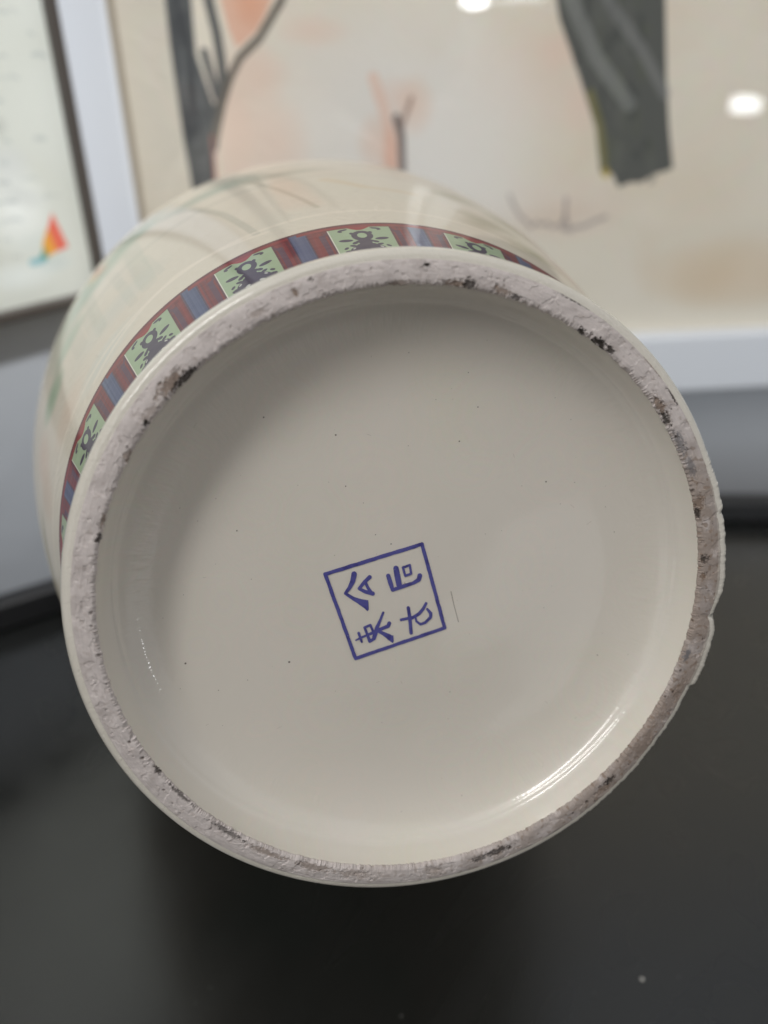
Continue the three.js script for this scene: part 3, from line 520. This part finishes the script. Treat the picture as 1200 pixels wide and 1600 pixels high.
// blue stamped seal under the glaze: square border round four characters
{
  const W = 1200, H = 1015, ink = '#fff';
  const alpha = canvasTex(1200, 1015, (c) => {
    c.fillStyle = '#000'; c.fillRect(0, 0, W, H);
    const S = (pts, w) => stroke(c, pts, w, ink);
    // a stroke whose width changes along its length
    const T = (pts) => { for (let k = 1; k < pts.length; k++) { const [x0, y0, w0] = pts[k - 1], [x1, y1, w1] = pts[k]; for (let t = 0; t <= 40; t++) { const f = t / 40; c.fillStyle = ink; c.beginPath(); c.arc(x0 + (x1 - x0) * f, y0 + (y1 - y0) * f, (w0 + (w1 - w0) * f) / 2, 0, 7); c.fill(); } } };
    const edge = (a, b, w) => { const pts = []; for (let k = 0; k <= 24; k++) { const f = k / 24; pts.push([a[0] + (b[0] - a[0]) * f + 2.2 * nz(k * 0.7, a[0]), a[1] + (b[1] - a[1]) * f + 2.2 * nz(k * 0.7, a[1]), w + 4 * nz(k * 0.9, b[0])]); } T(pts); };
    edge([130, 312], [825, 97], 25); edge([825, 97], [987, 696], 26); edge([987, 696], [322, 916], 24); edge([322, 916], [130, 312], 25);
    T([[334, 310, 38], [322, 360, 34], [298, 405, 26], [266, 446, 20]]); T([[266, 446, 20], [322, 482, 26], [372, 505, 40]]); poly(c, [[356, 520], [372, 484], [428, 494], [430, 560], [420, 572], [400, 552]], ink);
    T([[444, 330, 28], [404, 366, 24], [366, 412, 22]]); T([[366, 412, 22], [410, 434, 26], [462, 446, 30]]); T([[412, 366, 22], [428, 404, 22], [452, 440, 24]]);
    T([[577, 320, 30], [592, 372, 32], [606, 420, 26]]); T([[606, 420, 26], [690, 392, 26], [762, 368, 24], [798, 346, 30], [806, 318, 34]]); T([[634, 268, 38], [642, 318, 42], [654, 384, 40]]);
    S([[684, 262], [734, 244], [743, 304], [700, 320], [684, 262]], 17);
    T([[330, 782, 10], [366, 764, 16], [420, 742, 16], [474, 716, 20]]); T([[352, 730, 20], [362, 762, 18], [372, 794, 16]]);
    S([[396, 690], [438, 672], [456, 716]], 18); T([[396, 690, 18], [414, 740, 20], [430, 790, 24]]); T([[430, 790, 22], [462, 772, 22], [478, 730, 24]]); T([[418, 744, 14], [452, 734, 14]]);
    T([[534, 582, 16], [512, 634, 18], [486, 690, 26], [462, 760, 26]]); T([[478, 716, 24], [532, 694, 24], [568, 680, 26], [576, 660, 28]]); T([[480, 708, 22], [530, 734, 26], [572, 758, 40]]); poly(c, [[556, 736], [604, 750], [606, 792], [598, 804], [560, 778]], ink);
    T([[664, 635, 20], [742, 618, 20]]); T([[718, 548, 24], [728, 620, 26], [736, 732, 24]]); T([[742, 624, 22], [796, 592, 24], [828, 556, 22], [850, 516, 20]]);
    T([[770, 616, 14], [776, 646, 16], [806, 668, 18], [842, 656, 20], [882, 618, 22], [884, 590, 24], [858, 558, 18]]);
    // tiny breaks in the print
    c.fillStyle = '#000'; for (let k = 0; k < 60; k++) { c.beginPath(); c.arc(rnd() * W, rnd() * H, 0.8 + rnd() * 2.4, 0, 7); c.fill(); }
  }, false);
  // picture of the stamp -> floor of the base (in foot radii)
  const c0 = [-0.2531, 0.0345], c1 = [0.0481, 0.1292], c2 = [0.1375, -0.1542];
  const e1 = [c1[0] - c0[0], c1[1] - c0[1]], e2 = [c2[0] - c1[0], c2[1] - c1[1]], a = [695, -215], b = [160, 600], det = a[0] * b[1] - a[1] * b[0];
  const map = (x, y) => { const dx = x - 130, dy = y - 312, p = (dx * b[1] - dy * b[0]) / det, q = (a[0] * dy - a[1] * dx) / det; return [c0[0] + p * e1[0] + q * e2[0], c0[1] + p * e1[1] + q * e2[1]]; };
  const n = 24, pos = [], uv = [], nor = [], idx = [];
  for (let j = 0; j <= n; j++) for (let i = 0; i <= n; i++) {
    const px = 80 + 960 * i / n, py = 60 + 900 * j / n, [x, z] = map(px, py), r = Math.hypot(x, z), ph = Math.atan2(z, x);
    pos.push(x * R, (floorZ(r) - 0.0022) * R, z * R); uv.push(px / W, 1 - py / H); nor.push(0, -1, 0);
  }
  for (let j = 0; j < n; j++) for (let i = 0; i < n; i++) { const q = j * (n + 1) + i; idx.push(q, q + n + 1, q + 1, q + 1, q + n + 1, q + n + 2); }
  const g = new THREE.BufferGeometry(); g.setAttribute('position', new THREE.Float32BufferAttribute(pos, 3)); g.setAttribute('uv', new THREE.Float32BufferAttribute(uv, 2)); g.setAttribute('normal', new THREE.Float32BufferAttribute(nor, 3)); g.setIndex(idx);
  const inkTex = canvasTex(512, 512, (c) => { c.fillStyle = 'rgb(225,225,235)'; c.fillRect(0, 0, 512, 512); for (let k = 0; k < 500; k++) softBlob(c, rnd() * 512, rnd() * 512, 4 + rnd() * 14, 4 + rnd() * 14, k % 2 ? '255,255,255' : '140,134,168', 0.5); });
  const m = add(vase, 'seal_mark', g, new THREE.MeshPhysicalMaterial({ color: new THREE.Color().setRGB(0.13, 0.13, 0.42), roughness: 0.4, clearcoat: 1, clearcoatRoughness: 0.05, alphaMap: alpha, map: inkTex, transparent: true }));
  m.userData.label = 'blue square seal with four characters'; m.castShadow = false;
}

// ------------------------------------------------------------------ crumbs on the table
{
  const crumbGeo = (s) => { const g = new THREE.IcosahedronGeometry(1, 2), p = g.attributes.position; for (let k = 0; k < p.count; k++) { const v = V().fromBufferAttribute(p, k); v.multiplyScalar(1 + 0.5 * nz(v.x * 1.7 + s, v.y * 1.7, v.z * 1.7)); p.setXYZ(k, v.x, v.y, v.z); } g.computeVertexNormals(); return g; };
  const cm = new THREE.MeshStandardMaterial({ color: new THREE.Color().setRGB(0.8, 0.78, 0.72), roughness: 0.7 });
  const big = add(scene, 'crumb', crumbGeo(1), cm); big.scale.set(0.0004, 0.0003, 0.00055); big.rotation.y = 0.6; big.position.set(0.0772, 0.0002, -0.1262);
  tag(big, 'tiny white flake on the black table, largest of the specks below the vase', 'flake');
  const gs = [];
  for (const [x, z, s] of [[0.0885, -0.127, 0.00012], [0.005, -0.116, 0.00018], [-0.0515, -0.124, 0.00013], [-0.055, -0.1195, 0.00011], [0.062, -0.1225, 0.0001], [0.03, -0.121, 0.00009]]) { const g = crumbGeo(x * 100); g.scale(s, s * 0.7, s); g.translate(x, s * 0.5, z); gs.push(g); }
  const d = add(scene, 'dust', mergeGeometries(gs), new THREE.MeshStandardMaterial({ color: new THREE.Color().setRGB(0.45, 0.44, 0.42), roughness: 0.8 }));
  tag(d, 'scattered fine dust specks on the black table in front of the vase', 'dust'); d.userData.kind = 'stuff';
}

renderer.render(scene, camera);
